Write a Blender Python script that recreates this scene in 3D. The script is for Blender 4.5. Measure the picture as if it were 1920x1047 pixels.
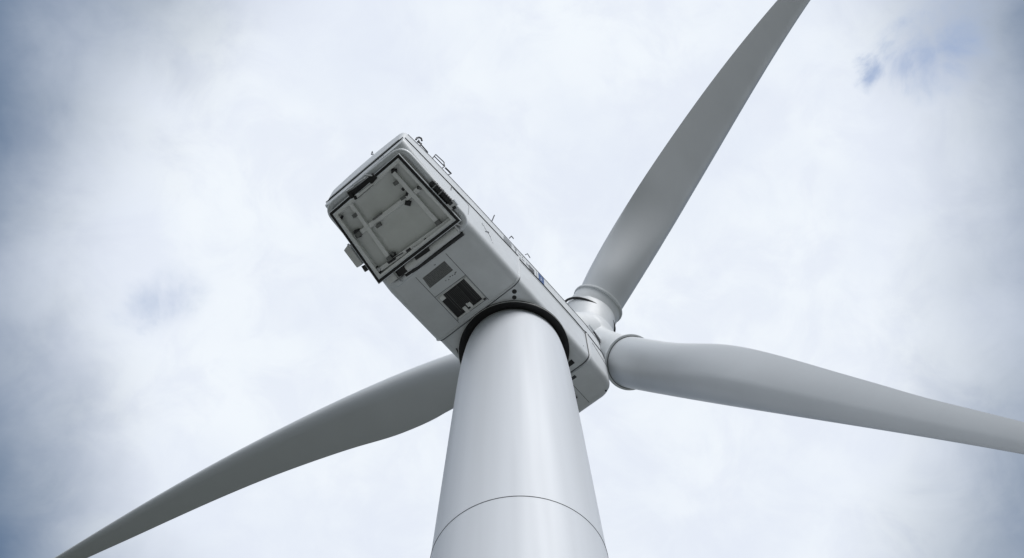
import bpy, bmesh, math, random
import numpy as np
from mathutils import Vector, Matrix
random.seed(7)
sc = bpy.context.scene
for o in list(bpy.data.objects): bpy.data.objects.remove(o)

# ------------------------------------------------------------------ camera
EYE = 1.7                                   # photographer's eye height
CAM = Vector((0, -23.3308, EYE))
CR = Vector((0.99972649, 0.02161564, -0.0089284))
CU = Vector((0.02338311, -0.91687827, 0.39848145))
CF = Vector((-0.00042718, 0.39858123, 0.91713293))
FPX = 1725.056                              # focal length in pixels of a 1920 wide frame
cam = bpy.data.cameras.new('camera'); cam.lens = 36 * FPX / 1920; cam.sensor_width = 36
cam.clip_start = .1; cam.clip_end = 8000
co = bpy.data.objects.new('camera', cam); sc.collection.objects.link(co)
co.matrix_world = Matrix(((CR.x, CU.x, -CF.x, CAM.x), (CR.y, CU.y, -CF.y, CAM.y), (CR.z, CU.z, -CF.z, CAM.z), (0, 0, 0, 1)))
sc.camera = co
sc.render.resolution_x = 1024; sc.render.resolution_y = 558

# ------------------------------------------------------------------ sky, sun, exposure
SUN_EL, SUN_AZ = math.radians(46), math.radians(150)     # azimuth clockwise from +Y
w = bpy.data.worlds.new('World'); sc.world = w; w.use_nodes = True
nt = w.node_tree; N = nt.nodes; L = nt.links; N.clear()
def nd(t, **k):
    n = N.new(t)
    for a, b in k.items(): setattr(n, a, b)
    return n
def mth(op, a, b=None, c=None, clamp=False):
    n = nd('ShaderNodeMath', operation=op, use_clamp=clamp)
    for i, v in enumerate((a, b, c)):
        if v is None: continue
        if isinstance(v, (int, float)): n.inputs[i].default_value = v
        else: L.new(v, n.inputs[i])
    return n.outputs[0]
def mixc(f, a, b, mode='MIX'):
    n = nd('ShaderNodeMix', data_type='RGBA', blend_type=mode)
    for s, v in ((n.inputs[0], f), (n.inputs[6], a), (n.inputs[7], b)):
        if isinstance(v, (int, float)): s.default_value = v
        elif isinstance(v, tuple): s.default_value = (*v, 1)
        else: L.new(v, s)
    return n.outputs[2]
def ramp(v, a, b):
    n = nd('ShaderNodeMapRange', interpolation_type='SMOOTHSTEP'); L.new(v, n.inputs[0])
    n.inputs[1].default_value = a; n.inputs[2].default_value = b; return n.outputs[0]
sky = nd('ShaderNodeTexSky', sky_type='NISHITA', sun_disc=False, sun_elevation=SUN_EL, sun_rotation=SUN_AZ,
         air_density=1.0, dust_density=1.2, ozone_density=1.5, altitude=100)
tc = nd('ShaderNodeTexCoord'); G = tc.outputs['Generated']
def noise(scale, det, rough, off=(0, 0, 0), dist=0., st=(1, 1, 1)):
    mp = nd('ShaderNodeMapping'); L.new(G, mp.inputs[0]); mp.inputs[1].default_value = off; mp.inputs[3].default_value = st
    n = nd('ShaderNodeTexNoise'); L.new(mp.outputs[0], n.inputs[0])
    n.inputs['Scale'].default_value = scale; n.inputs['Detail'].default_value = det
    n.inputs['Roughness'].default_value = rough; n.inputs['Distortion'].default_value = dist
    return n.outputs[0]
def dotd(vec):
    n = nd('ShaderNodeVectorMath', operation='DOT_PRODUCT'); L.new(G, n.inputs[0]); n.inputs[1].default_value = vec; return n.outputs['Value']
big = noise(1.9, 3, .5, (3.1, .4, 1.7)); mid = noise(5.5, 5, .55, (.2, 5.1, 2.2), .15); fine = noise(13, 8, .62, (7, 1, 3), .5)
# a bright thin part of the overcast overhead; a lens vignette painted into the sky darkens it outward to slate blue
cen = dotd((.014, .45, .893))
ang = mth('ARCCOSINE', mth('MINIMUM', cen, .99999))
angn = mth('ADD', ang, mth('MULTIPLY', mth('SUBTRACT', mid, .5), .12))
angn = mth('ADD', angn, mth('MULTIPLY', mth('SUBTRACT', big, .5), .24))
angn = mth('ADD', angn, mth('MULTIPLY', mth('SUBTRACT', fine, .5), .03))
vignette = ramp(angn, .38, .64)
wisp = ramp(mid, .30, .70)
K = 10.0                                    # the background runs at strength 0.1
cloud = mixc(wisp, (.78 * K, .835 * K, .93 * K), (.87 * K, .92 * K, .975 * K))
cloud = mixc(mth('MULTIPLY', ramp(fine, .40, .66), .6), cloud, (.755 * K, .805 * K, .91 * K))
cloud = mixc(vignette, cloud, (.065 * K, .13 * K, .24 * K))
# two small breaks in the cloud where blue shows
brk = None
for vec, rad in (((.4236, .160, .892), .040), ((.405, .166, .899), .038), ((.3899, .1738, .9043), .030), ((.366, .185, .912), .018), ((-.3485, .3843, .8549), .036), ((-.365, .384, .848), .03)):
    l = math.sqrt(sum(c * c for c in vec)); a = mth('ARCCOSINE', mth('MINIMUM', dotd(tuple(c / l for c in vec)), .99999))
    a = mth('ADD', a, mth('MULTIPLY', mth('SUBTRACT', fine, .5), .11))
    a = mth('ADD', a, mth('MULTIPLY', mth('SUBTRACT', mid, .5), .10))
    m = mth('SUBTRACT', 1.0, ramp(a, rad * -.2, rad * 1.3))
    if vec[0] < 0: m = mth('MULTIPLY', m, .6)
    brk = m if brk is None else mth('MAXIMUM', brk, m)
blue = mixc(.7, sky.outputs[0], (.36 * K, .48 * K, .74 * K))
cloud = mixc(mth('MULTIPLY', brk, .8), cloud, blue)
# out-of-view sky low over the horizon: darkened to dim the down-facing blades
# beyond the bright patch the overcast stays pale all the way down to the horizon
far = ramp(ang, .68, .95)
cloud = mixc(far, cloud, (.86 * K, .91 * K, .98 * K))
low = ramp(dotd((0, 0, 1)), .02, .50)       # added unseen dark band above the horizon, dims down-facing surfaces
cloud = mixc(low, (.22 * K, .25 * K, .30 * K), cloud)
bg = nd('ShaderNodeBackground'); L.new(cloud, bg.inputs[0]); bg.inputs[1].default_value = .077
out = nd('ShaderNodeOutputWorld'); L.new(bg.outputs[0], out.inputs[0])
sun = bpy.data.lights.new('sun', 'SUN'); sun.energy = 1.75; sun.angle = math.radians(32); sun.color = (1, .99, .985)
so = bpy.data.objects.new('sun', sun); sc.collection.objects.link(so)
sd = Vector((math.sin(SUN_AZ) * math.cos(SUN_EL), math.cos(SUN_AZ) * math.cos(SUN_EL), math.sin(SUN_EL)))
so.rotation_euler = sd.to_track_quat('Z', 'Y').to_euler(); so.location = sd * 200
sc.view_settings.view_transform = 'Standard'; sc.view_settings.look = 'None'; sc.view_settings.gamma = 1
sc.view_settings.exposure = 0.4

# ------------------------------------------------------------------ materials
def material(name, col, rough=.5, metal=0., var=.0, scale=1., bump=0., coat=0., streak=0., spec=.5):
    m = bpy.data.materials.new(name); m.use_nodes = True; t = m.node_tree; b = t.nodes['Principled BSDF']
    b.inputs['Base Color'].default_value = (*col, 1); b.inputs['Roughness'].default_value = rough
    b.inputs['Metallic'].default_value = metal; b.inputs['Coat Weight'].default_value = coat
    b.inputs['Coat Roughness'].default_value = .3; b.inputs['Specular IOR Level'].default_value = spec
    tcn = t.nodes.new('ShaderNodeTexCoord')
    if var or streak:
        n = t.nodes.new('ShaderNodeTexNoise'); n.inputs['Scale'].default_value = scale; n.inputs['Detail'].default_value = 2 if streak else 7; n.inputs['Roughness'].default_value = .5 if streak else .62
        mp = t.nodes.new('ShaderNodeMapping'); t.links.new(tcn.outputs['Object'], mp.inputs[0])
        if streak: mp.inputs[3].default_value = (1, 1, streak)
        t.links.new(mp.outputs[0], n.inputs[0])
        r = t.nodes.new('ShaderNodeMapRange'); t.links.new(n.outputs[0], r.inputs[0]); r.inputs[1].default_value = .3; r.inputs[2].default_value = .7
        r.inputs[3].default_value = 1 - var; r.inputs[4].default_value = 1
        mx = t.nodes.new('ShaderNodeVectorMath'); mx.operation = 'SCALE'; mx.inputs[0].default_value = col
        t.links.new(r.outputs[0], mx.inputs['Scale']); t.links.new(mx.outputs[0], b.inputs['Base Color'])
        r2 = t.nodes.new('ShaderNodeMapRange'); t.links.new(n.outputs[0], r2.inputs[0]); r2.inputs[1].default_value = .3; r2.inputs[2].default_value = .7
        r2.inputs[3].default_value = rough + .08; r2.inputs[4].default_value = rough - .05; t.links.new(r2.outputs[0], b.inputs['Roughness'])
    if bump:
        n2 = t.nodes.new('ShaderNodeTexNoise'); n2.inputs['Scale'].default_value = scale * 9; t.links.new(tcn.outputs['Object'], n2.inputs[0])
        bp = t.nodes.new('ShaderNodeBump'); bp.inputs['Strength'].default_value = bump; bp.inputs['Distance'].default_value = .05
        t.links.new(n2.outputs[0], bp.inputs['Height']); t.links.new(bp.outputs[0], b.inputs['Normal'])
    return m
M_TOWER = material('tower_paint', (.69, .72, .765), .53, var=.07, scale=1.3, streak=.03, coat=.10)
M_SHELL = material('nacelle_paint', (.725, .75, .77), .44, var=.14, scale=.6, coat=.08)
M_BLADE = material('blade_gelcoat', (.60, .625, .65), .42, var=.06, scale=.25, coat=.12)
M_FRAME = material('frame_paint', (.72, .73, .72), .45, var=.12, scale=2)
M_TRAY = material('hatch_panel_paint', (.74, .76, .74), .55, var=.10, scale=1.2)
M_BEAM = material('beam_paint', (.86, .87, .86), .5, var=.12, scale=3)
M_RUB = material('black_rubber', (.012, .012, .013), .6)
M_DARK = material('dark_metal', (.035, .036, .038), .45, metal=.3, var=.3, scale=4)
M_SEAM = material('seam_sealant', (.055, .06, .068), .6)
M_STEEL = material('galvanised_steel', (.55, .56, .57), .35, metal=.8, var=.2, scale=5)
M_MARK = material('dark_marking', (.06, .065, .075), .5)
M_GREY = material('grey_marking', (.27, .29, .31), .5, var=.3, scale=12)
M_BLUE = material('blue_marking', (.012, .07, .24), .4)
M_WHITE = material('white_marking', (.75, .78, .8), .4)
M_LOUV = material('louvre_grey', (.20, .205, .20), .5, var=.25, scale=8)
M_BAR = material('louvre_bar_grey', (.085, .088, .085), .5, var=.25, scale=8)
M_GROUND = material('heath_ground', (.045, .052, .036), .95, var=.35, scale=.08, bump=.3)
M_PAD = material('pale_gravel', (.39, .39, .375), .9, var=.18, scale=.3, bump=.4)

# ------------------------------------------------------------------ helpers
def link(name, bm, mat, parent=None, smooth=35, split=False):
    if split:                                # every loose piece becomes an object of its own
        bm.verts.ensure_lookup_table(); seen = set(); groups = []
        for v in bm.verts:
            if v in seen: continue
            st = [v]; seen.add(v); g = []
            while st:
                a = st.pop(); g.append(a)
                for e in a.link_edges:
                    b = e.other_vert(a)
                    if b not in seen: seen.add(b); st.append(b)
            groups.append(g)
        for g in groups:
            nb = bmesh.new(); mp = {v: nb.verts.new(v.co) for v in g}
            for f in {f for v in g for f in v.link_faces}: nb.faces.new([mp[v] for v in f.verts])
            o = link(name, nb, mat, parent, smooth)
        bm.free(); return o
    me = bpy.data.meshes.new(name); bmesh.ops.recalc_face_normals(bm, faces=bm.faces); bm.to_mesh(me); bm.free()
    for p_ in me.polygons: p_.use_smooth = smooth > 0
    if 0 < smooth < 180: me.set_sharp_from_angle(angle=math.radians(smooth))
    me.materials.append(mat)
    o = bpy.data.objects.new(name, me); sc.collection.objects.link(o)
    if parent: o.parent = parent
    return o
PHI = 0.900037659; HZ = 44 + EYE; HW = 2.815
cP, sP = math.cos(PHI), math.sin(PHI)
def nac(u, v, w): return Vector((u * cP + v * sP, u * sP - v * cP, HZ + w))     # nacelle frame -> world
def nvec(u, v, w): return Vector((u * cP + v * sP, u * sP - v * cP, w))
def loft(bm, rings, close=True, cap=True):
    vs = [[bm.verts.new(p) for p in r] for r in rings]; n = len(rings[0])
    for a, b in zip(vs, vs[1:]):
        for i in range(n if close else n - 1):
            j = (i + 1) % n; bm.faces.new((a[i], a[j], b[j], b[i]))
    if cap and close: bm.faces.new(list(reversed(vs[0]))); bm.faces.new(vs[-1])
    return vs
def prism(bm, pts, off):                    # polygon pts (world) extruded by off, closed
    a = [bm.verts.new(p) for p in pts]; b = [bm.verts.new(p + off) for p in pts]; n = len(pts)
    bm.faces.new(a); bm.faces.new(list(reversed(b)))
    for i in range(n): bm.faces.new((a[i], b[i], b[(i + 1) % n], a[(i + 1) % n]))
def tube(bm, pts, r, n=10, closed=False):
    pts = [Vector(p) for p in pts]; rings = []; m = len(pts)
    up = None
    for i, p in enumerate(pts):
        if closed: d = (pts[(i + 1) % m] - pts[i - 1]).normalized()
        else: d = (pts[min(i + 1, m - 1)] - pts[max(i - 1, 0)]).normalized()
        if up is None: up = d.orthogonal().normalized()
        up = (up - d * up.dot(d)).normalized(); s = d.cross(up)
        rings.append([p + (up * math.cos(t) + s * math.sin(t)) * r for t in [2 * math.pi * k / n for k in range(n)]])
    if closed: rings.append(rings[0]); loft(bm, rings, cap=False); bmesh.ops.remove_doubles(bm, verts=bm.verts, dist=1e-5)
    else: loft(bm, rings)
def beam(bm, a, b, wd, ht, nrm):            # box beam between a and b; nrm = height direction
    a, b = Vector(a), Vector(b); d = (b - a).normalized(); s = d.cross(nrm).normalized(); n = s.cross(d).normalized()
    prism(bm, [a + s * wd / 2 - n * ht / 2, a + s * wd / 2 + n * ht / 2, a - s * wd / 2 + n * ht / 2, a - s * wd / 2 - n * ht / 2], b - a)
def bevel(bm, r, seg=2):
    bmesh.ops.bevel(bm, geom=list(bm.edges), offset=r, segments=seg, affect='EDGES', profile=.6, clamp_overlap=True)
def lerp(a, b, t): return a + (b - a) * t
def interp(x, tab):
    if x <= tab[0][0]: return tab[0][1]
    for (x0, y0), (x1, y1) in zip(tab, tab[1:]):
        if x <= x1: return lerp(y0, y1, (x - x0) / (x1 - x0))
    return tab[-1][1]
def smoothtab(x, tab):                      # monotone-ish cosine-free Catmull interpolation
    xs = [t[0] for t in tab]; ys = [t[1] for t in tab]
    if x <= xs[0]: return ys[0] + (ys[1] - ys[0]) / (xs[1] - xs[0]) * (x - xs[0])
    if x >= xs[-1]: return ys[-1] + (ys[-1] - ys[-2]) / (xs[-1] - xs[-2]) * (x - xs[-1])
    i = max(k for k in range(len(xs) - 1) if xs[k] <= x)
    def sl(k):
        a, b = max(k - 1, 0), min(k + 1, len(xs) - 1); return (ys[b] - ys[a]) / (xs[b] - xs[a])
    h = xs[i + 1] - xs[i]; t = (x - xs[i]) / h
    return ((2 * t**3 - 3 * t * t + 1) * ys[i] + (t**3 - 2 * t * t + t) * h * sl(i) + (3 * t * t - 2 * t**3) * ys[i + 1] + (t**3 - t * t) * h * sl(i + 1))

# ------------------------------------------------------------------ ground
def disc(name, r, z, mat, n=96, wob=0.):
    bm = bmesh.new(); vs = [bm.verts.new((math.cos(t) * r * (1 + wob * math.sin(3 * t + 1) + wob * .5 * math.sin(7 * t)), math.sin(t) * r * (1 + wob * math.cos(4 * t)), z)) for t in [2 * math.pi * k / n for k in range(n)]]
    bm.faces.new(vs); o = link(name, bm, mat, smooth=0); o['kind'] = 'structure'; return o
disc('ground', 4000, 0, M_GROUND)
disc('bounce_yard', 36, .004, M_PAD, wob=.05)  # unseen pale gravel disc, added to bounce light onto the undersides

# ------------------------------------------------------------------ the turbine
T = bpy.data.objects.new('wind_turbine', None); sc.collection.objects.link(T)
T['label'] = 'pale grey wind turbine with three blades and an open hatch at its nacelle tail'; T['category'] = 'wind turbine'

# tower: tapered steel tube with a section joint
ZJ = 26.81 + EYE
def trad(z):
    d = HZ - z
    return 2.50 + .030 * d + .28 * (1 - math.exp(-d / 1.6))
bm = bmesh.new(); zs = [0, .3] + [ZJ * k / 24 for k in range(1, 25)] + [ZJ + .001] + [lerp(ZJ, HZ + .25, (k / 22) ** .8) for k in range(1, 23)]
NS = 160
def circ(r, z, n=NS): return [Vector((r * math.cos(2 * math.pi * k / n), r * math.sin(2 * math.pi * k / n), z)) for k in range(n)]
loft(bm, [circ(trad(z), z) for z in sorted(set(zs))])
tower = link('tower', bm, M_TOWER, T)
bm = bmesh.new(); tube(bm, circ(trad(ZJ) + .001, ZJ, 160), .016, 6, closed=True); link('section_joint', bm, M_SEAM, tower)
bm = bmesh.new(); loft(bm, [circ(trad(0) + .35, 0, 96), circ(trad(0) + .35, .16, 96), circ(trad(0) + .1, .2, 96)]); link('foundation_ring', bm, M_PAD, tower)
bm = bmesh.new(); prism(bm, [Vector((-.5, -trad(1.6) - .06, .5)), Vector((.5, -trad(1.6) - .06, .5)), Vector((.5, -trad(1.6) - .06, 2.8)), Vector((-.5, -trad(1.6) - .06, 2.8))], Vector((0, .5, 0))); bevel(bm, .03); link('tower_door', bm, M_SHELL, tower)

# dark yaw bearing ring between the tower and the nacelle
bm = bmesh.new()
prof = [(2.30, -.04), (2.55, -.06), (2.90, -.20), (2.97, -.22), (2.985, -.17), (2.97, .02)]
loft(bm, [circ(r, HZ + z, 128) for r, z in prof], cap=False)
yaw = link('yaw_ring', bm, M_RUB, T, smooth=50)
bm = bmesh.new(); tube(bm, circ(2.985, HZ - .17, 128), .018, 6, closed=True); link('ring_edge', bm, M_FRAME, yaw)

# nacelle cross-sections
TB = [(-12.2, 1.62), (-6.86, .03), (-6.70, 0), (6, 0)]            # underside height along the nacelle
TS = [(-12.2, 2.30), (-6.6, 2.80), (-2.8, 3.15), (-.8, 3.3), (2, 3.3), (5.5, 2.9)]   # side seam height
TT = [(-12.2, 4.05), (-10.5, 4.45), (-6, 4.7), (0, 5.08), (3, 5.15), (5.5, 5.0)]    # shoulder height
TC = [(-12.2, 4.4), (-10.5, 4.9), (-6, 5.4), (0, 6.0), (3, 6.4), (5.5, 6.1)]     # roof crown height
def hwid(u): return interp(u, [(-12.2, 2.72), (-6.7, HW), (3.1, HW), (4.6, HW - .06), (5.5, HW - .30)])
def lower_sec(u, grow=0., ins=0., frac=0.):
    wb, ws, h = interp(u, TB), interp(u, TS), hwid(u) + grow - ins; rb = .52; pts = []
    wb = wb - grow + ins
    pts.append((-h, ws)); pts.append((-h, (ws + wb + rb) / 2))
    for k in range(11):
        a = math.pi / 2 * k / 10; pts.append((-h + rb * (1 - math.cos(a)), wb + rb * (1 - math.sin(a))))
    for k in range(1, 6): pts.append((lerp(-h + rb, h - rb, k / 6), wb))
    for k in range(11):
        a = math.pi / 2 * (1 - k / 10); pts.append((h - rb * (1 - math.cos(a)), wb + rb * (1 - math.sin(a))))
    pts.append((h, (ws + wb + rb) / 2)); pts.append((h, ws))
    return [nac(u, v, w) for v, w in pts]
def upper_sec(u, ins=0.):
    ws, wt, wc, h = interp(u, TS) + .012, interp(u, TT) - ins, interp(u, TC) - ins, hwid(u) - .035 - ins; pts = [(-h, ws)]
    rt = .42
    for k in range(8):
        a = math.pi / 2 * k / 7; pts.append((-h + rt * (1 - math.cos(a)), wt - rt + rt * math.sin(a)))
    for k in range(1, 16):
        s = -1 + 2 * k / 16; pts.append((s * (h - rt), lerp(wt, wc, 1 - abs(s) ** 2.2)))
    for k in range(8):
        a = math.pi / 2 * (1 - k / 7); pts.append((h - rt * (1 - math.cos(a)), wt - rt + rt * math.sin(a)))
    pts.append((h, ws))
    return [nac(u, v, w) for v, w in pts]
def shell(bm, u0, u1, sec, r0, r1, grow=0., n=14):
    us = []
    def add(u, ins): us.append((u, ins))
    for k in range(5):
        a = math.pi / 2 * k / 5; add(u0 + r0 * (1 - math.cos(a)) if False else u0 + r0 * (1 - math.sin(math.pi / 2 - a)) , r0 * (1 - math.cos(math.pi / 2 - a)))
    for k in range(n + 1): add(lerp(u0 + r0, u1 - r1, k / n), 0)
    for k in range(1, 6):
        a = math.pi / 2 * k / 5; add(u1 - r1 + r1 * math.sin(a), r1 * (1 - math.cos(a)))
    return [(u, i) for u, i in us]
# middle shell carries the tower; rear and front shells overlap it a little
def build_lower(name, u0, u1, r0, r1, grow, parent, extra=()):
    bm = bmesh.new(); sts = shell(None, u0, u1, None, r0, r1)
    us = sorted(set([s for s in sts] + [(e, 0) for e in extra]), key=lambda s: (s[0]))
    loft(bm, [lower_sec(u, grow, i) for u, i in us]); return link(name, bm, M_SHELL, parent, smooth=50)
bm = bmesh.new(); loft(bm, [lower_sec(u, 0, i) for u, i in shell(None, -3.1, 3.2, None, .03, .03)])
nacelle = link('nacelle', bm, M_SHELL, T, smooth=50)
build_lower('rear_shell', -12.2, -2.97, .05, .09, .075, nacelle, (-6.86, -6.70))
build_lower('front_shell', 3.07, 5.58, .05, .62, .05, nacelle)
bm = bmesh.new(); loft(bm, [upper_sec(u, i) for u, i in shell(None, -12.3, 5.45, None, .28, .7, n=30)])
link('roof_shell', bm, M_SHELL, nacelle, smooth=50)

# seams: thin dark sealant lines
def side_w(u, v=1, g=.0): return nac(u, v * (hwid(u) + g), interp(u, TS))
bm = bmesh.new()
for s in (1, -1): tube(bm, [side_w(u, s, .088 if u < -3.0 else .022 if u < 3.07 else .062) for u in [lerp(-12.15, 5.0, k / 80) for k in range(81)]], .030, 6)
tube(bm, [nac(-12.235, lerp(-2.75, 2.75, k / 10), interp(-12.2, TS)) for k in range(11)], .026, 6)
link('shell_seam', bm, M_SEAM, nacelle, split=True)
bm = bmesh.new()
def sec_line(u, g, i0, i1): 
    p = lower_sec(u, g); return p[i0:i1]
tube(bm, sec_line(-2.93, .012, 0, 99), .024, 6); tube(bm, sec_line(3.02, .012, 0, 99), .030, 6)
link('joint_seam', bm, M_SEAM, nacelle, split=True)
bm = bmesh.new()      # raised flanges beside the joints
tube(bm, sec_line(-2.90 - .15, .075, 0, 99), .045, 8); tube(bm, sec_line(3.14, .04, 0, 99), .05, 8)
link('joint_flange', bm, M_SHELL, nacelle, split=True)
bm = bmesh.new()      # roof shoulder line and thin side panel outlines
tube(bm, [nac(u, hwid(u) - .015, interp(u, TT) - .42) for u in [lerp(-12, 5, k / 30) for k in range(31)]], .014, 6)
tube(bm, [nac(u, HW + .0, interp(u, TS) - .22) for u in [lerp(-2.8, 3, k / 8) for k in range(9)]], .010, 6)
tube(bm, [nac(-8.6, HW + .06, 2.5), nac(-7.35, HW + .07, 2.55), nac(-7.2, HW + .07, 2.35), nac(-7.2, HW + .07, 1.1)], .012, 6)
tube(bm, [nac(-8.6, HW + .06, 2.65), nac(-8.6, HW + .06, 1.9)], .02, 6)
tube(bm, [nac(3.6, HW + .04, 2.7), nac(5.0, HW - .02, 1.7)], .010, 6)
link('panel_line', bm, M_SEAM, nacelle, split=True)

# ---- underside panels (nacelle w = -grow)
def flat(bm, quad, lift, th=.02):
    prism(bm, [nac(u, v, -lift) for u, v in quad], Vector((0, 0, th + lift)))
GW = .075
bm = bmesh.new()      # service panel strip outline
for (a, b) in (((-6.62, -1.16), (-3.2, -1.16)), ((-6.62, .92), (-3.2, .92)), ((-5.12, -1.16), (-5.06, .92)), ((-3.35, -1.16), (-3.3, .92))):
    beam(bm, nac(*a, -GW - .003), nac(*b, -GW - .003), .025, .012, Vector((0, 0, 1)))
link('service_panel_line', bm, M_SEAM, nacelle, split=True)
bm = bmesh.new()
beam(bm, nac(-5.0, .80, -GW - .02), nac(-3.35, .80, -GW - .02), .16, .05, Vector((0, 0, 1)))
beam(bm, nac(-5.0, -1.05, -GW - .02), nac(-3.35, -1.05, -GW - .02), .06, .05, Vector((0, 0, 1)))
beam(bm, nac(-3.40, -1.08, -GW - .02), nac(-3.40, .88, -GW - .02), .10, .05, Vector((0, 0, 1)))
beam(bm, nac(-5.0, -1.08, -GW - .02), nac(-5.0, .88, -GW - .02), .05, .05, Vector((0, 0, 1)))
lf = link('louvre_frame', bm, M_FRAME, nacelle, smooth=0)
bm = bmesh.new(); flat(bm, [(-4.97, -1.01), (-4.97, .71), (-3.46, .71), (-3.46, -1.01)], GW + .004, 0)
link('louvre_opening', bm, M_RUB, nacelle, smooth=0)
bm = bmesh.new()
for i, v in enumerate((-.62, -.50, .18, .46, .56, .66)):
    beam(bm, nac(-4.93, v, -GW - .03), nac(-3.62, v, -GW - .03), .035 if i != 1 else .05, .05, Vector((0, 0, 1)))
for k in range(7):
    beam(bm, nac(-4.9 + k * .0 , -.42 + k * .085, -GW - .02), nac(-3.7, -.42 + k * .085, -GW - .02), .022, .03, Vector((0, 0, 1)))
link('louvre_bar', bm, M_BAR, nacelle, smooth=0)
bm = bmesh.new()
for u, v, a, b_ in ((-3.62, .02, .16, .16), (-3.55, -.34, .2, .2), (-3.7, -.1, .12, .1), (-4.85, -.85, .12, .28)):
    beam(bm, nac(u - a, v, -GW - .05), nac(u + a, v, -GW - .05), b_, .06, Vector((0, 0, 1)))
link('louvre_bracket', bm, M_BEAM, nacelle, split=True, smooth=0)
bm = bmesh.new()      # rating plate with rows of fine print
flat(bm, [(-6.36, -.92), (-6.36, .60), (-5.68, .60), (-5.68, -1.0)], GW + .008, 0)
plate = link('rating_plate', bm, M_LOUV, nacelle, smooth=0)
bm = bmesh.new(); R2 = random.Random(3)
for row in range(8):
    v = -.88
    while v < .5:
        L_ = R2.uniform(.03, .16); uu = -6.30 + row * .08
        beam(bm, nac(uu, v, -GW - .014), nac(uu, v + L_, -GW - .014), .022, .006, Vector((0, 0, 1))); v += L_ + R2.uniform(.02, .06)
for u, v in ((-6.52, .02), (-6.50, .07), (-5.5, .55), (-5.47, .35), (-5.5, .2), (-5.42, .05), (-5.48, -.1), (-5.5, .62), (-5.45, .48)):
    L_ = R2.uniform(.03, .09); beam(bm, nac(u, v, -GW - .004), nac(u, v + L_, -GW - .004), .045, .006, Vector((0, 0, 1)))
link('plate_lettering', bm, M_MARK, nacelle, smooth=0)
bm = bmesh.new()      # two round drain holes and small ones
def hole(bm, c, r, n=20, nrm=Vector((0, 0, -1)), st=1.):
    s = nrm.orthogonal().normalized(); t = nrm.cross(s)
    prism(bm, [c + (s * math.cos(2 * math.pi * k / n) + t * math.sin(2 * math.pi * k / n) * st) * r for k in range(n)], nrm * .006)
hole(bm, nac(-2.68, 2.24, -.002), .13); hole(bm, nac(-2.42, 2.02, -.002), .12)
hole(bm, nac(5.15, 2.30, -.05), .055); hole(bm, nac(2.6, HW + .0, .9), .03, nrm=nvec(0, 1, 0)); hole(bm, nac(3.5, HW - .03, 4.75), .05, nrm=nvec(0, 1, 0))
link('drain_hole', bm, M_RUB, nacelle, split=True)
bm = bmesh.new()      # front underside: vent block, box and panel line
beam(bm, nac(2.55, 1.2, -.03), nac(2.55, 2.05, -.03), .26, .06, Vector((0, 0, 1)))
for k in range(6): beam(bm, nac(2.46 + k * .04, 1.22, -.065), nac(2.46 + k * .04, 2.03, -.065), .012, .02, Vector((0, 0, 1)))
beam(bm, nac(4.05, .70, -.10), nac(4.45, .72, -.10), .26, .12, Vector((0, 0, 1)))
link('front_vent', bm, M_DARK, nacelle, split=True, smooth=0)
bm = bmesh.new(); beam(bm, nac(3.3, 1.14, -.053), nac(5.15, 1.14, -.053), .022, .01, Vector((0, 0, 1)))
beam(bm, nac(3.35, .5, -.06), nac(3.35, 1.6, -.06), .18, .02, Vector((0, 0, 1)))
link('front_panel_line', bm, M_SEAM, nacelle, split=True, smooth=0)
bm = bmesh.new()      # left underside fittings near the tower
beam(bm, nac(-1.75, -2.25, -.03), nac(-1.35, -2.35, -.03), .12, .06, Vector((0, 0, 1)))
tube(bm, [nac(-2.1, -2.3, -.02), nac(-1.7, -2.42, -.08), nac(-1.0, -2.62, -.06), nac(-.6, -2.6, -.02)], .035, 6)
tube(bm, [nac(-2.0, -2.15, -.02), nac(-1.5, -2.2, -.1), nac(-1.1, -2.45, -.02)], .02, 6)
link('cable_clip', bm, M_DARK, nacelle, split=True)

# ---- slot and slim details on the side
SN = nvec(0, 1, 0)
bm = bmesh.new(); beam(bm, nac(4.15, HW - .02, 5.0), nac(5.15, HW - .14, 4.72), .12, .06, SN); link('side_slot', bm, M_RUB, nacelle, smooth=0)
bm = bmesh.new(); beam(bm, nac(3.7, HW - .01, 5.22), nac(5.0, HW - .08, 5.02), .10, .12, SN); link('slot_cover', bm, M_SHELL, nacelle, smooth=0)
def mark(bm, u0, u1, w0, w1, g=.012, sh=0.):   # upright strokes on the side
    prism(bm, [nac(u0, HW - .035, w0), nac(u1, HW - .035, w0), nac(u1 + sh, HW - .035, w1), nac(u0 + sh, HW - .035, w1)], SN * g)
bm = bmesh.new()      # grey louvre block on side
for k in range(7): mark(bm, -4.20 + k * .10, -4.14 + k * .10, 3.35, 4.25, .02)
link('side_louvre', bm, M_GREY, nacelle, smooth=0)
bm = bmesh.new()
for (u0, u1, w0, w1) in ((-3.2, -3.12, 3.7, 4.3), (-3.3, -3.02, 4.22, 4.3), (-2.95, -2.72, 3.6, 3.68), (-2.62, -2.42, 3.75, 3.83), (-2.9, -2.7, 4.05, 4.12), (-2.6, -2.5, 4.1, 4.18),
                         (-2.2, -2.14, 3.7, 4.05), (-2.05, -1.99, 3.7, 4.05), (-2.2, -1.99, 3.85, 3.92), (-1.30, -1.26, 3.55, 4.35), (-.55, -.50, 3.5, 3.6)):
    mark(bm, u0, u1, w0, w1)
link('side_lettering', bm, M_GREY, nacelle, smooth=0)
bm = bmesh.new()
for k in range(4): mark(bm, -1.95 + k * .12, -1.87 + k * .12, 3.6, 4.15)
mark(bm, -1.95, -1.5, 3.62, 3.70); mark(bm, -1.95, -1.5, 3.98, 4.06)
link('dark_lettering', bm, M_MARK, nacelle, smooth=0)
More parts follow.
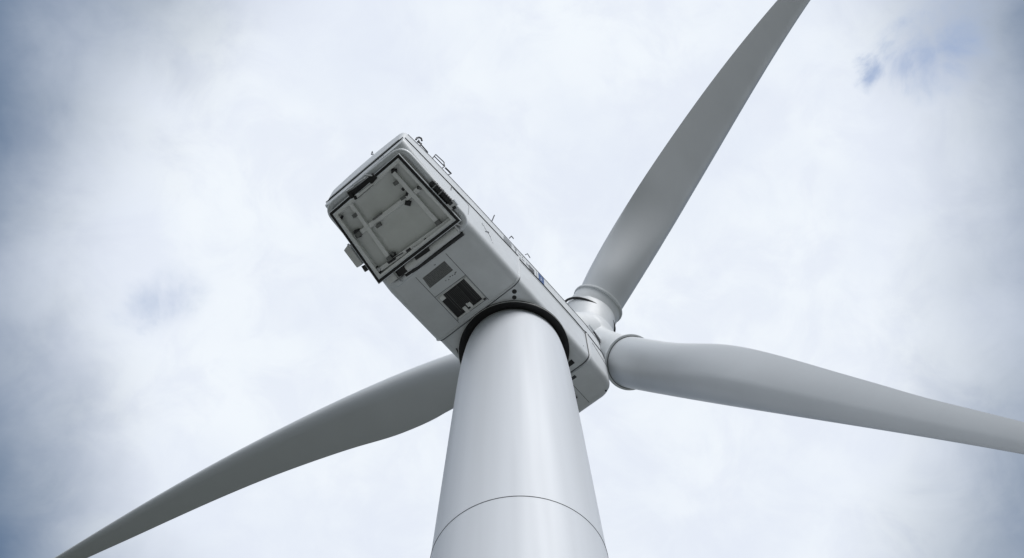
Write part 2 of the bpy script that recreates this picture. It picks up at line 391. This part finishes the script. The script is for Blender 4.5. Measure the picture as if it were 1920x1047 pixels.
bm = bmesh.new(); mark(bm, -1.12, -.62, 3.55, 4.55, .012); sign = link('blue_sign', bm, M_BLUE, nacelle, smooth=0)
bm = bmesh.new(); mark(bm, -.92, -.88, 3.75, 4.2, .018); mark(bm, -.92, -.76, 3.95, 4.0, .018); mark(bm, -1.18, -1.14, 3.6, 4.6, .018); link('sign_lettering', bm, M_WHITE, nacelle, smooth=0)
bm = bmesh.new()      # small dark emblem on the lower side
g0 = HW + .073
def stroke(bm, a, b, wd): beam(bm, nac(a[0], g0, a[1]), nac(b[0], g0, b[1]), wd, .008, SN)
stroke(bm, (-6.15, 1.95), (-6.02, 1.85), .07); stroke(bm, (-6.0, 2.0), (-5.85, 1.75), .05); stroke(bm, (-5.85, 1.35), (-5.55, 1.85), .09); stroke(bm, (-5.9, 1.75), (-5.4, 1.45), .07)
stroke(bm, (-5.62, 1.72), (-5.3, 1.1), .05); stroke(bm, (-6.1, 2.15), (-6.05, 2.05), .04); stroke(bm, (-5.25, 1.0), (-5.2, .9), .03)
link('side_emblem', bm, M_MARK, nacelle, smooth=0)

# ---- rear lip and open hatch on the sloping tail
BET = math.atan2(1.60, 12.17 - 6.76)
S0 = Vector((-6.76, 0, 0)); SDv = Vector((-math.cos(BET), 0, math.sin(BET))); NRv = Vector((-math.sin(BET), 0, -math.cos(BET)))
def sl(s, v, off=0.):
    q = S0 + SDv * s + NRv * off; return nac(q.x, v, q.z)
NW = nvec(NRv.x, 0, NRv.z)
def unp(x, y, off=0.):                       # where a sight line meets the plane of the hatch (off metres proud of the tail slope)
    d = CF + CR * ((x - 960) / FPX) - CU * ((y - 523.5) / FPX)
    P0 = sl(0, 0, off); t = (P0 - CAM).dot(NW) / d.dot(NW); return CAM + d * t
# rounded lip of the shell round the hatch
def rounded(quad, r, n=8):
    out = []; m = len(quad)
    for i in range(m):
        p, a, b = quad[i], quad[i - 1], quad[(i + 1) % m]
        da = (a - p).normalized(); db = (b - p).normalized(); A = p + da * r; B = p + db * r
        for k in range(n + 1):
            t = k / n; out.append(A * (1 - t) ** 2 + p * 2 * t * (1 - t) + B * t * t)
    return out
def dens(pts, n=6):
    out = []
    for a, b in zip(pts, pts[1:] + pts[:1]):
        if (b - a).length > .5:
            out += [a.lerp(b, k / n) for k in range(n)]
        else: out.append(a)
    return out
lipq = [unp(612, 392, .10), unp(754, 277, .10), unp(878, 416, .10), unp(736, 541, .10)]
lip = dens(rounded(lipq, .62))
bm = bmesh.new(); tube(bm, lip, .17, 12, closed=True); link('tail_lip', bm, M_SHELL, nacelle)
bm = bmesh.new()                             # recessed band between lip and hatch box
prism(bm, [p for p in rounded([unp(616, 394, .09), unp(753, 283, .09), unp(872, 414, .09), unp(738, 535, .09)], .5)], -NW * .06)
link('tail_recess', bm, M_FRAME, nacelle, smooth=0)

OFF = .62                                    # the hatch box stands this far proud
O_ = [unp(617, 401, OFF), unp(747, 289, OFF), unp(863, 414, OFF), unp(710, 532, OFF)]
cen_ = sum(O_, Vector()) / 4
def inset(q, d):
    out = []
    for i in range(4):
        p, a, b = q[i], q[i - 1], q[(i + 1) % 4]; da = (a - p).normalized(); db = (b - p).normalized()
        s = d / math.sin(da.angle(db)); out.append(p + (da + db) * s)
    return out
def frame(bm, q0, q1, n):                    # ring between two quads, n deep
    for i in range(4):
        j = (i + 1) % 4; prism(bm, [q0[i], q0[j], q1[j], q1[i]], n)
def shift(q, n): return [p + n for p in q]
bm = bmesh.new(); frame(bm, O_, inset(O_, .16), -NW * .10)
hatch = link('rear_hatch', bm, M_RUB, T, smooth=0)
I1 = inset(O_, .15)
bm = bmesh.new(); frame(bm, shift(inset(O_, -.03), -NW * .03), O_, -NW * .05); frame(bm, shift(I1, NW * .03), inset(O_, .20), -NW * .15); link('hatch_trim', bm, M_WHITE, hatch, smooth=0)
bm = bmesh.new(); frame(bm, shift(inset(O_, .06), -NW * .10), shift(inset(O_, .22), -NW * .10), -NW * .42)      # box walls down to the tail
link('hatch_wall', bm, M_FRAME, hatch, smooth=0)
bm = bmesh.new(); frame(bm, shift(inset(O_, .20), -NW * .02), shift(inset(O_, .33), -NW * .02), -NW * .06); link('inner_flange', bm, M_BEAM, hatch, smooth=0)
bm = bmesh.new(); prism(bm, shift(inset(O_, .16), -NW * .50), -NW * .05); link('hatch_panel', bm, M_TRAY, hatch, smooth=0)
def hb(name, a, b, wd, ht, off, mat=M_BEAM):
    bm = bmesh.new(); beam(bm, unp(*a, off), unp(*b, off), wd, ht, NW); bevel(bm, .015, 1); return link(name, bm, mat, hatch, smooth=30)
BO = OFF - .26
hb('brace', (654, 377), (732, 487), .22, .18, BO)
hb('brace', (738, 324), (824, 421), .24, .18, BO)
hb('cross_brace', (663, 446), (792, 350), .25, .16, BO - .08)
hb('edge_beam', (714, 505), (849, 409), .22, .20, BO)
hb('edge_beam', (632, 404), (706, 505), .16, .16, BO)
hb('edge_beam', (636, 401), (742, 309), .12, .14, BO - .1)
# fittings on the braces
bm = bmesh.new()
for (x, y, a) in ((765, 381, .17), (763, 364, .10), (711, 422, .13), (671, 438, .22), (738, 478, .14), (806, 445, .14), (739, 321, .16), (690, 429, .1), (708, 507, .2), (757, 354, .12), (665, 370, .09), (784, 352, .08), (641, 408, .1)):
    c = unp(x, y, BO - .02); bmesh.ops.create_cube(bm, size=a * 1.5, matrix=Matrix.Translation(c) @ Matrix.Rotation(a * 20, 4, 'Z') @ Matrix.Diagonal((1.2, .85, .8, 1)))
link('brace_fitting', bm, M_RUB, hatch, split=True, smooth=50)
bm = bmesh.new()
for (x0, y0, x1, y1, wd) in ((676, 436, 668, 442, .30), (752, 374, 760, 369, .16), (706, 426, 714, 420, .16), (700, 412, 716, 400, .10), (664, 401, 668, 407, .26), (741, 340, 745, 346, .28), (786, 350, 790, 356, .10), (819, 414, 824, 421, .28), (728, 481, 733, 488, .27), (733, 473, 739, 478, .10)):
    beam(bm, unp(x0, y0, BO + .03), unp(x1, y1, BO + .03), wd, .20, NW)
link('brace_clamp', bm, M_LOUV, hatch, split=True, smooth=0)
bm = bmesh.new()
for (x0, y0, x1, y1, wd) in ((726, 492, 756, 474, .05), (762, 472, 770, 466, .12), (781, 463, 792, 456, .06), (796, 450, 799, 447, .09), (817, 437, 830, 428, .06), (728, 494, 742, 484, .12), (676, 365, 700, 347, .03), (671, 372, 694, 352, .03)):
    beam(bm, unp(x0, y0, BO + .10), unp(x1, y1, BO + .10), wd, .04, NW)
link('latch', bm, M_DARK, hatch, split=True, smooth=0)
bm = bmesh.new()
for (x, y, a) in ((710, 506, .13), (776, 465, .10), (781, 462, .05), (637, 413, .06), (640, 417, .05)):
    c = unp(x, y, BO + .12); q = NW.to_track_quat('Z', 'Y').to_matrix().to_4x4()
    bmesh.ops.create_cone(bm, cap_ends=True, segments=18, radius1=a, radius2=a * .8, depth=.08, matrix=Matrix.Translation(c) @ q)
link('bolt_head', bm, M_STEEL, hatch, split=True)
# handle assembly on the upper edge
bm = bmesh.new()
for a, b_, wd, ht, off in (((655, 363), (702, 329), .26, .14, OFF + .04), ((652, 357), (662, 371), .20, .16, OFF + .06), ((687, 331), (700, 342), .24, .18, OFF + .06), ((697, 331), (704, 338), .30, .12, OFF + .1), ((664, 372), (669, 370), .2, .1, OFF)):
    beam(bm, unp(*a, off), unp(*b_, off), wd, ht, NW)
bevel(bm, .02, 1); link('hinge_bracket', bm, M_RUB, hatch, split=True, smooth=30)
bm = bmesh.new(); tube(bm, [unp(650, 360, OFF + .12), unp(664, 351, OFF + .2), unp(676, 342, OFF + .22), unp(690, 331, OFF + .14)], .06, 8)
tube(bm, [unp(664, 349, OFF + .2), unp(684, 335, OFF + .24)], .05, 8); tube(bm, [unp(684, 329, OFF + .2), unp(698, 330, OFF + .2)], .04, 8)
tube(bm, [unp(672, 362, OFF + .1), unp(697, 343, OFF + .1)], .02, 6)
link('handle', bm, M_STEEL, hatch, split=True)
# ribbed hose and clamp on the right edge
bm = bmesh.new(); A_, B_ = unp(808, 342, .32), unp(849, 385, .32)
pts = [A_.lerp(B_, k / 24) for k in range(25)]
for k in range(24): tube(bm, [pts[k], pts[k + 1]], .20 if k % 2 else .17, 10)
link('ribbed_sleeve', bm, M_DARK, hatch, smooth=30)
bm = bmesh.new()
for k, (x, y) in enumerate(((816, 349), (827, 361))):
    a, b_ = unp(x - 5, y + 4, .5), unp(x + 5, y - 5, .5); tube(bm, [a, b_], .03, 6)
beam(bm, unp(841, 390, .5), unp(855, 379, .5), .34, .2, NW); link('sleeve_clamp', bm, M_STEEL, hatch, split=True, smooth=0)
bm = bmesh.new(); beam(bm, unp(842, 384, .58), unp(848, 379, .58), .16, .1, NW); beam(bm, unp(849, 391, .58), unp(855, 388, .58), .16, .1, NW); link('clamp_pad', bm, M_DARK, hatch, split=True, smooth=0)
# lower edge: pipe, motor slot, cables
bm = bmesh.new(); tube(bm, [unp(756, 508, .30), unp(858, 431, .30)], .22, 16); link('actuator_tube', bm, M_FRAME, hatch)
bm = bmesh.new(); tube(bm, [unp(762, 517, .16), unp(868, 438, .16)], .12, 12); link('gap_shade', bm, M_DARK, hatch)  # shadow in the gap beside the lip, modelled as a dark tube
bm = bmesh.new(); beam(bm, unp(779, 485, .50), unp(805, 467, .50), .20, .16, NW); link('actuator_slot', bm, M_RUB, hatch, smooth=0)
bm = bmesh.new(); beam(bm, unp(725, 524, .30), unp(746, 509, .30), .62, .3, NW); bevel(bm, .05, 2); link('corner_block', bm, M_FRAME, hatch, smooth=30)
bm = bmesh.new(); beam(bm, unp(744, 512, .40), unp(760, 501, .40), .52, .3, NW); bevel(bm, .05, 2); link('motor_block', bm, M_RUB, hatch, smooth=30)
bm = bmesh.new()
for dx in (0, 3): tube(bm, [unp(737 + dx, 510, .62), unp(742 + dx, 517, .64), unp(748 + dx, 524, .5), unp(752 + dx, 528, .3)], .025, 6)
link('cable', bm, M_STEEL, hatch, split=True)
bm = bmesh.new(); beam(bm, unp(853, 424, .45), unp(862, 433, .45), .10, .1, NW); beam(bm, unp(857, 420, .45), unp(866, 424, .45), .06, .08, NW); link('end_bracket', bm, M_STEEL, hatch, split=True, smooth=0)
# lamp housing hanging on the left edge
bm = bmesh.new(); prism(bm, [unp(644, 470, .42), unp(652, 459, .42), unp(657, 464, .42), unp(680, 495, .42), unp(669, 503, .42)], -NW * .42); bevel(bm, .06, 3); hl = link('side_housing', bm, M_FRAME, hatch, smooth=40)
bm = bmesh.new(); prism(bm, [unp(677, 500, .36), unp(683, 497, .36), unp(690, 507, .36), unp(684, 511, .36)], -NW * .25); bevel(bm, .03, 2); link('side_bracket', bm, M_DARK, hatch, smooth=40)
bm = bmesh.new(); tube(bm, [unp(652, 458, .5), unp(658, 464, .45)], .06, 8); link('bracket_pin', bm, M_STEEL, hatch)
# small dark specks of lettering on the tail rim
bm = bmesh.new(); R3 = random.Random(5)
for a, b_, n in (((641, 352), (660, 338), 6), ((697, 308), (718, 294), 6)):
    for k in range(n):
        t = k / (n - 1); x, y = lerp(a[0], b_[0], t), lerp(a[1], b_[1], t)
        ww = R3.uniform(2.05, 2.2)
        # onto the upright tail face
        d = CF + CR * ((x - 960) / FPX) - CU * ((y - 523.5) / FPX); P0 = nac(-12.24, 0, 0); nn = nvec(-1, 0, 0); tt = (P0 - CAM).dot(nn) / d.dot(nn); P = CAM + d * tt
        beam(bm, P, P + nvec(0, .02, R3.uniform(.15, .4)), .03, .01, nn)
link('tail_lettering', bm, M_MARK, nacelle, smooth=0)

# ---- things on the roof: beacon, rail, aerials
def roofp(x, y, v=2.5):
    d = CF + CR * ((x - 960) / FPX) - CU * ((y - 523.5) / FPX); P0 = nac(0, v, 0); tt = (P0 - CAM).dot(SN) / d.dot(SN); return CAM + d * tt
bm = bmesh.new(); tube(bm, [roofp(*p) for p in ((780, 262), (782, 259), (786, 258), (790, 260), (791, 264))], .055, 8)
tube(bm, [roofp(*p) for p in ((783, 266), (790, 270))], .05, 8); tube(bm, [roofp(*p) for p in ((785, 263), (789, 272), (787, 274))], .04, 8)
link('obstruction_lamp', bm, M_DARK, nacelle)
bm = bmesh.new(); tube(bm, [roofp(*p) for p in ((789, 271), (802, 286))], .04, 6); tube(bm, [roofp(*p) for p in ((835, 315), (846, 326))], .05, 6)
tube(bm, [roofp(802, 286), roofp(798, 290)], .03, 6); tube(bm, [roofp(846, 326), roofp(841, 328)], .03, 6); link('roof_bar', bm, M_DARK, nacelle, split=True)
bm = bmesh.new(); tube(bm, [roofp(*p) for p in ((812, 296), (817, 290), (832, 304), (834, 312))], .03, 6); tube(bm, [roofp(*p) for p in ((814, 293), (832, 311), (833, 305))], .03, 6)
tube(bm, [roofp(812, 296), roofp(808, 302)], .03, 6); tube(bm, [roofp(834, 312), roofp(826, 318)], .03, 6)
link('roof_rail', bm, M_DARK, nacelle)
bm = bmesh.new(); tube(bm, [roofp(*p) for p in ((922, 416), (924, 411), (927, 404))], .035, 6); tube(bm, [roofp(*p) for p in ((955, 447), (959, 443), (963, 448))], .03, 6)
tube(bm, [roofp(*p) for p in ((985, 478), (989, 476), (994, 484))], .025, 6); link('aerial', bm, M_DARK, nacelle, split=True)
def tailp(x, y):
    d = CF + CR * ((x - 960) / FPX) - CU * ((y - 523.5) / FPX); P0 = nac(-11.7, 0, 0); nn = nvec(-1, 0, 0); tt = (P0 - CAM).dot(nn) / d.dot(nn); return CAM + d * tt
bm = bmesh.new(); tube(bm, [tailp(*p) for p in ((701, 296), (698, 284), (696, 290), (703, 291))], .025, 6); link('tail_aerial', bm, M_DARK, nacelle)

# ------------------------------------------------------------------ rotor
HC = nac(5.95, .95, 8.1)
ry, ti = math.radians(-10), math.radians(0)
nR = nvec(math.cos(ti) * math.cos(ry), math.cos(ti) * math.sin(ry), math.sin(ti)).normalized()
def sight(x, y): return (CF + CR * ((x - 960) / FPX) - CU * ((y - 523.5) / FPX))
def onplane(x, y, P0, n):
    d = sight(x, y); return CAM + d * ((P0 - CAM).dot(n) / d.dot(n))
def at_dist(x, y, P, r, near):               # point on the sight line r metres from P, nearest to `near`
    d = sight(x, y).normalized(); b = d.dot(CAM - P); c = (CAM - P).length_squared - r * r; D = max(b * b - c, 0) ** .5
    return min([CAM + d * (-b + D), CAM + d * (-b - D)], key=lambda q: (q - near).length)
BL = dict(
 a=dict(root=(1121, 570), end=(1492, 0), r=40,
   L=[(1084, 546), (1097, 526), (1125, 468), (1155, 415), (1187, 364), (1222, 320), (1267, 249), (1321, 172), (1374, 110), (1415, 53), (1463, 0), (1540, -90)],
   R=[(1157, 597), (1180, 557), (1208, 512), (1250, 447), (1297, 370), (1344, 290), (1392, 204), (1439, 127), (1475, 68), (1522, 0), (1585, -90)]),
 b=dict(root=(1182, 680), end=(1920, 822), r=27,
   L=[(1190, 632), (1203, 634), (1266, 643), (1307, 644), (1340, 644), (1372, 647), (1412, 655), (1474, 671), (1557, 695), (1641, 719), (1724, 743), (1828, 769), (1920, 792), (2050, 826)],
   R=[(1173, 727), (1182, 729), (1245, 740), (1307, 751), (1412, 769), (1516, 785), (1620, 802), (1724, 818), (1828, 836), (1920, 853), (2050, 877)]),
 c=dict(root=(1030, 672), end=(135, 1047), r=38,
   L=[(1045, 724), (1000, 735), (940, 742), (890, 752), (851, 766), (815, 786), (780, 802), (738, 818), (663, 840), (580, 868), (497, 899), (413, 934), (330, 971), (247, 1009), (163, 1047), (60, 1097)],
   R=[(1015, 620), (960, 633), (910, 643), (859, 659), (830, 669), (767, 692), (684, 730), (601, 767), (517, 807), (434, 850), (351, 898), (267, 946), (184, 994), (101, 1047), (10, 1101)]))
THK = [(0, 1), (.06, .98), (.16, .84), (.28, .66), (.42, .52), (.6, .42), (1, .34), (1.5, .26)]
def section(k, camber, n=48):                        # unit chord section: x from leading (-.5) to trailing (+.5); k = 0 circle, 1 airfoil
    out = []
    for i in range(n):
        a = 2 * math.pi * i / n; x, y = math.cos(a) * .5, math.sin(a) * .5
        t = x + .5; q_ = (t - .35) / .65; f = 1.0 if t < .35 else .55 * (1 - q_) + .45 * (1 - q_ * q_)
        env = math.sqrt(max(0, 1 - ((.35 - t) / .35) ** 2)) if t < .35 else max(0., f)
        ya = (1 if y >= 0 else -1) * env * .5 + camber * k * math.sin(math.pi * t)
        out.append((x, lerp(y, ya, k)))
    return out
spec = {}
CAMB = dict(a=.02, b=.03, c=-.05)
PITCH = dict(a=44, b=-10, c=6)                # blade roll about its own axis, degrees
for key, B in BL.items():
    P = onplane(*B['root'], HC, nR); Q = at_dist(*B['end'], P, B['r'], onplane(*B['end'], HC, nR))
    d = (Q - P).normalized(); view = (P + (Q - P) * .4 - CAM).normalized(); e = d.cross(view).normalized(); m = d.cross(e).normalized()
    if m.dot(view) > 0: m = -m               # m points to the viewer's side
    spec[key] = (P, Q, d, e, m)
    ax = Vector((B['end'][0] - B['root'][0], B['end'][1] - B['root'][1])); Lp = ax.length; ax.normalize(); pr = Vector((-ax.y, ax.x))
    def tab(pts): return [(( Vector(p) - Vector(B['root'])).dot(ax) / Lp, (Vector(p) - Vector(B['root'])).dot(pr)) for p in pts]
    tl, tr = tab(B['L']), tab(B['R']); rings = []
    DG = dict(a=(5, 4), b=(7, 4), c=(7, 5))[key]     # fair the two edges into clean curves
    fl_ = np.polyfit([q[0] for q in tl], [q[1] for q in tl], DG[0]); fr_ = np.polyfit([q[0] for q in tr], [q[1] for q in tr], DG[1])
    tipt = min(tl[-1][0], tr[-1][0]); NSt = 64
    for i in range(NSt):
        t = lerp(0.0, tipt, i / (NSt - 1))
        a, b = (float(np.polyval(fl_, t)) if key == 'a' else smoothtab(t, tl)), float(np.polyval(fr_, t)); o = Vector(B['root']) + ax * t * Lp
        pa, pb = o + pr * a, o + pr * b      # a = trailing edge side, b = leading
        A3, B3 = onplane(pa.x, pa.y, P, m), onplane(pb.x, pb.y, P, m)
        c = (A3 - B3).length; mid_ = (A3 + B3) / 2; ch = (A3 - B3).normalized(); ch = (ch - d * ch.dot(d)).normalized()
        k0 = min(1, max(0, t / .34)); pt = math.radians(PITCH[key]) * k0 * k0 * (3 - 2 * k0)
        tau = interp(t, THK); k = min(1, max(0, (t - .02) / .30)); k = k * k * (3 - 2 * k)
        sec = [(x * math.cos(pt) - y * tau * math.sin(pt), x * math.sin(pt) + y * tau * math.cos(pt)) for x, y in section(k, CAMB[key])]
        lo, hi = min(q[0] for q in sec), max(q[0] for q in sec); sc_ = c / (hi - lo); mx_ = (lo + hi) / 2
        rings.append([mid_ + ch * (x - mx_) * sc_ + m * y * sc_ for x, y in sec])
    # run out to a tip beyond the frame
    last, c = rings[-1], sum(rings[-1], Vector()) / len(rings[-1]); dd = (sum(rings[-1], Vector()) - sum(rings[-2], Vector())).normalized()
    for k in range(1, 9):
        f = 1 - .85 * (k / 8) ** 1.3; rings.append([c + (p - c) * f + dd * k * 1.3 for p in last])
    bm = bmesh.new(); loft(bm, rings); bl = link('blade', bm, M_BLADE, T, smooth=60)
    r0 = rings[0]; cc = sum(r0, Vector()) / len(r0); rad = sum((p - cc).length for p in r0) / len(r0)
    spec[key] += (cc, rad)
    dirn = d
    fl = bmesh.new(); NN = 96; u_ = e; v_ = m
    def ring(o, r): return [o + (u_ * math.cos(2 * math.pi * i / NN) + v_ * math.sin(2 * math.pi * i / NN)) * r for i in range(NN)]
    g_ = .26 if key == 'a' else .15
    pr_ = [(-.20, rad * .98), (-.13, rad + g_ * .8), (-.11, rad + g_ * .95), (-.03, rad + g_), (.03, rad + g_ * .95), (.06, rad + g_ * .6), (.09, rad * .98)]
    loft(fl, [ring(cc + dirn * a, r) for a, r in pr_]); rf = link('root_flange', fl, M_SHELL, bl, smooth=50)
    fl = bmesh.new(); tube(fl, ring(cc - dirn * .17, rad + g_ * .5), .022, 6, closed=True); tube(fl, ring(cc + dirn * .09, rad + .015), .022, 6, closed=True)
    link('flange_seal', fl, M_SEAM, bl, split=True)

# hub: body, three necks, nose, joined by a voxel remesh and smoothed
bm = bmesh.new()
def cyl(bm, a, b, r0, r1, n=48):
    d = (b - a).normalized(); s = d.orthogonal().normalized(); t = d.cross(s)
    loft(bm, [[p + (s * math.cos(2 * math.pi * i / n) + t * math.sin(2 * math.pi * i / n)) * r for i in range(n)] for p, r in ((a, r0), (b, r1))])
bmesh.ops.create_icosphere(bm, subdivisions=4, radius=2.15, matrix=Matrix.Translation(HC))
for key in 'abc':
    P, Q, d, e, m, cc, rad = spec[key]
    back = {'a': 1.5, 'b': .1, 'c': .1}[key]
    #print('hub', key, 'root dist', round((cc - HC).length, 2), 'rad', round(rad, 2), 'hub->root vs axis deg', round(math.degrees((cc - HC).angle(d)), 1))
    cyl(bm, HC + (cc - HC) * .15, cc - d * back, rad * (.98 if key != 'a' else 1.0), rad * (.93 if key != 'a' else 1.2))
hub = link('rotor_hub', bm, M_SHELL, T, smooth=180)
rm = hub.modifiers.new('remesh', 'REMESH'); rm.mode = 'VOXEL'; rm.voxel_size = .14; rm.use_smooth_shade = True
sm = hub.modifiers.new('smooth', 'SMOOTH'); sm.factor = .5; sm.iterations = 14
# collar of the upper blade with its dark gap
P, Q, d, e, m, cc, rad = spec['a']
bm = bmesh.new(); cyl(bm, cc - d * 1.75, cc - d * .15, rad * 1.14, rad * 1.10, 96)
link('blade_collar', bm, M_SHELL, hub, smooth=50)
bm = bmesh.new(); c0 = cc - d * 1.42; tube(bm, [c0 + (e * math.cos(2 * math.pi * i / 96) + m * math.sin(2 * math.pi * i / 96)) * (rad * 1.235) for i in range(96)], .085, 8, closed=True)
link('collar_gap', bm, M_RUB, hub)
bm = bmesh.new(); a_, b_ = nac(4.2, .4, 6.6), HC; cyl(bm, a_, b_, 2.0, 2.1); link('shaft_housing', bm, M_SHELL, hub)
bm = bmesh.new(); nose = [(0, 2.1), (.8, 2.0), (1.5, 1.6), (2.0, .95), (2.2, .35), (2.25, .05)]
s_ = nR.orthogonal().normalized(); t_ = nR.cross(s_)
loft(bm, [[HC + nR * a + (s_ * math.cos(2 * math.pi * i / 64) + t_ * math.sin(2 * math.pi * i / 64)) * r for i in range(64)] for a, r in nose]); link('spinner_nose', bm, M_SHELL, hub, smooth=60)
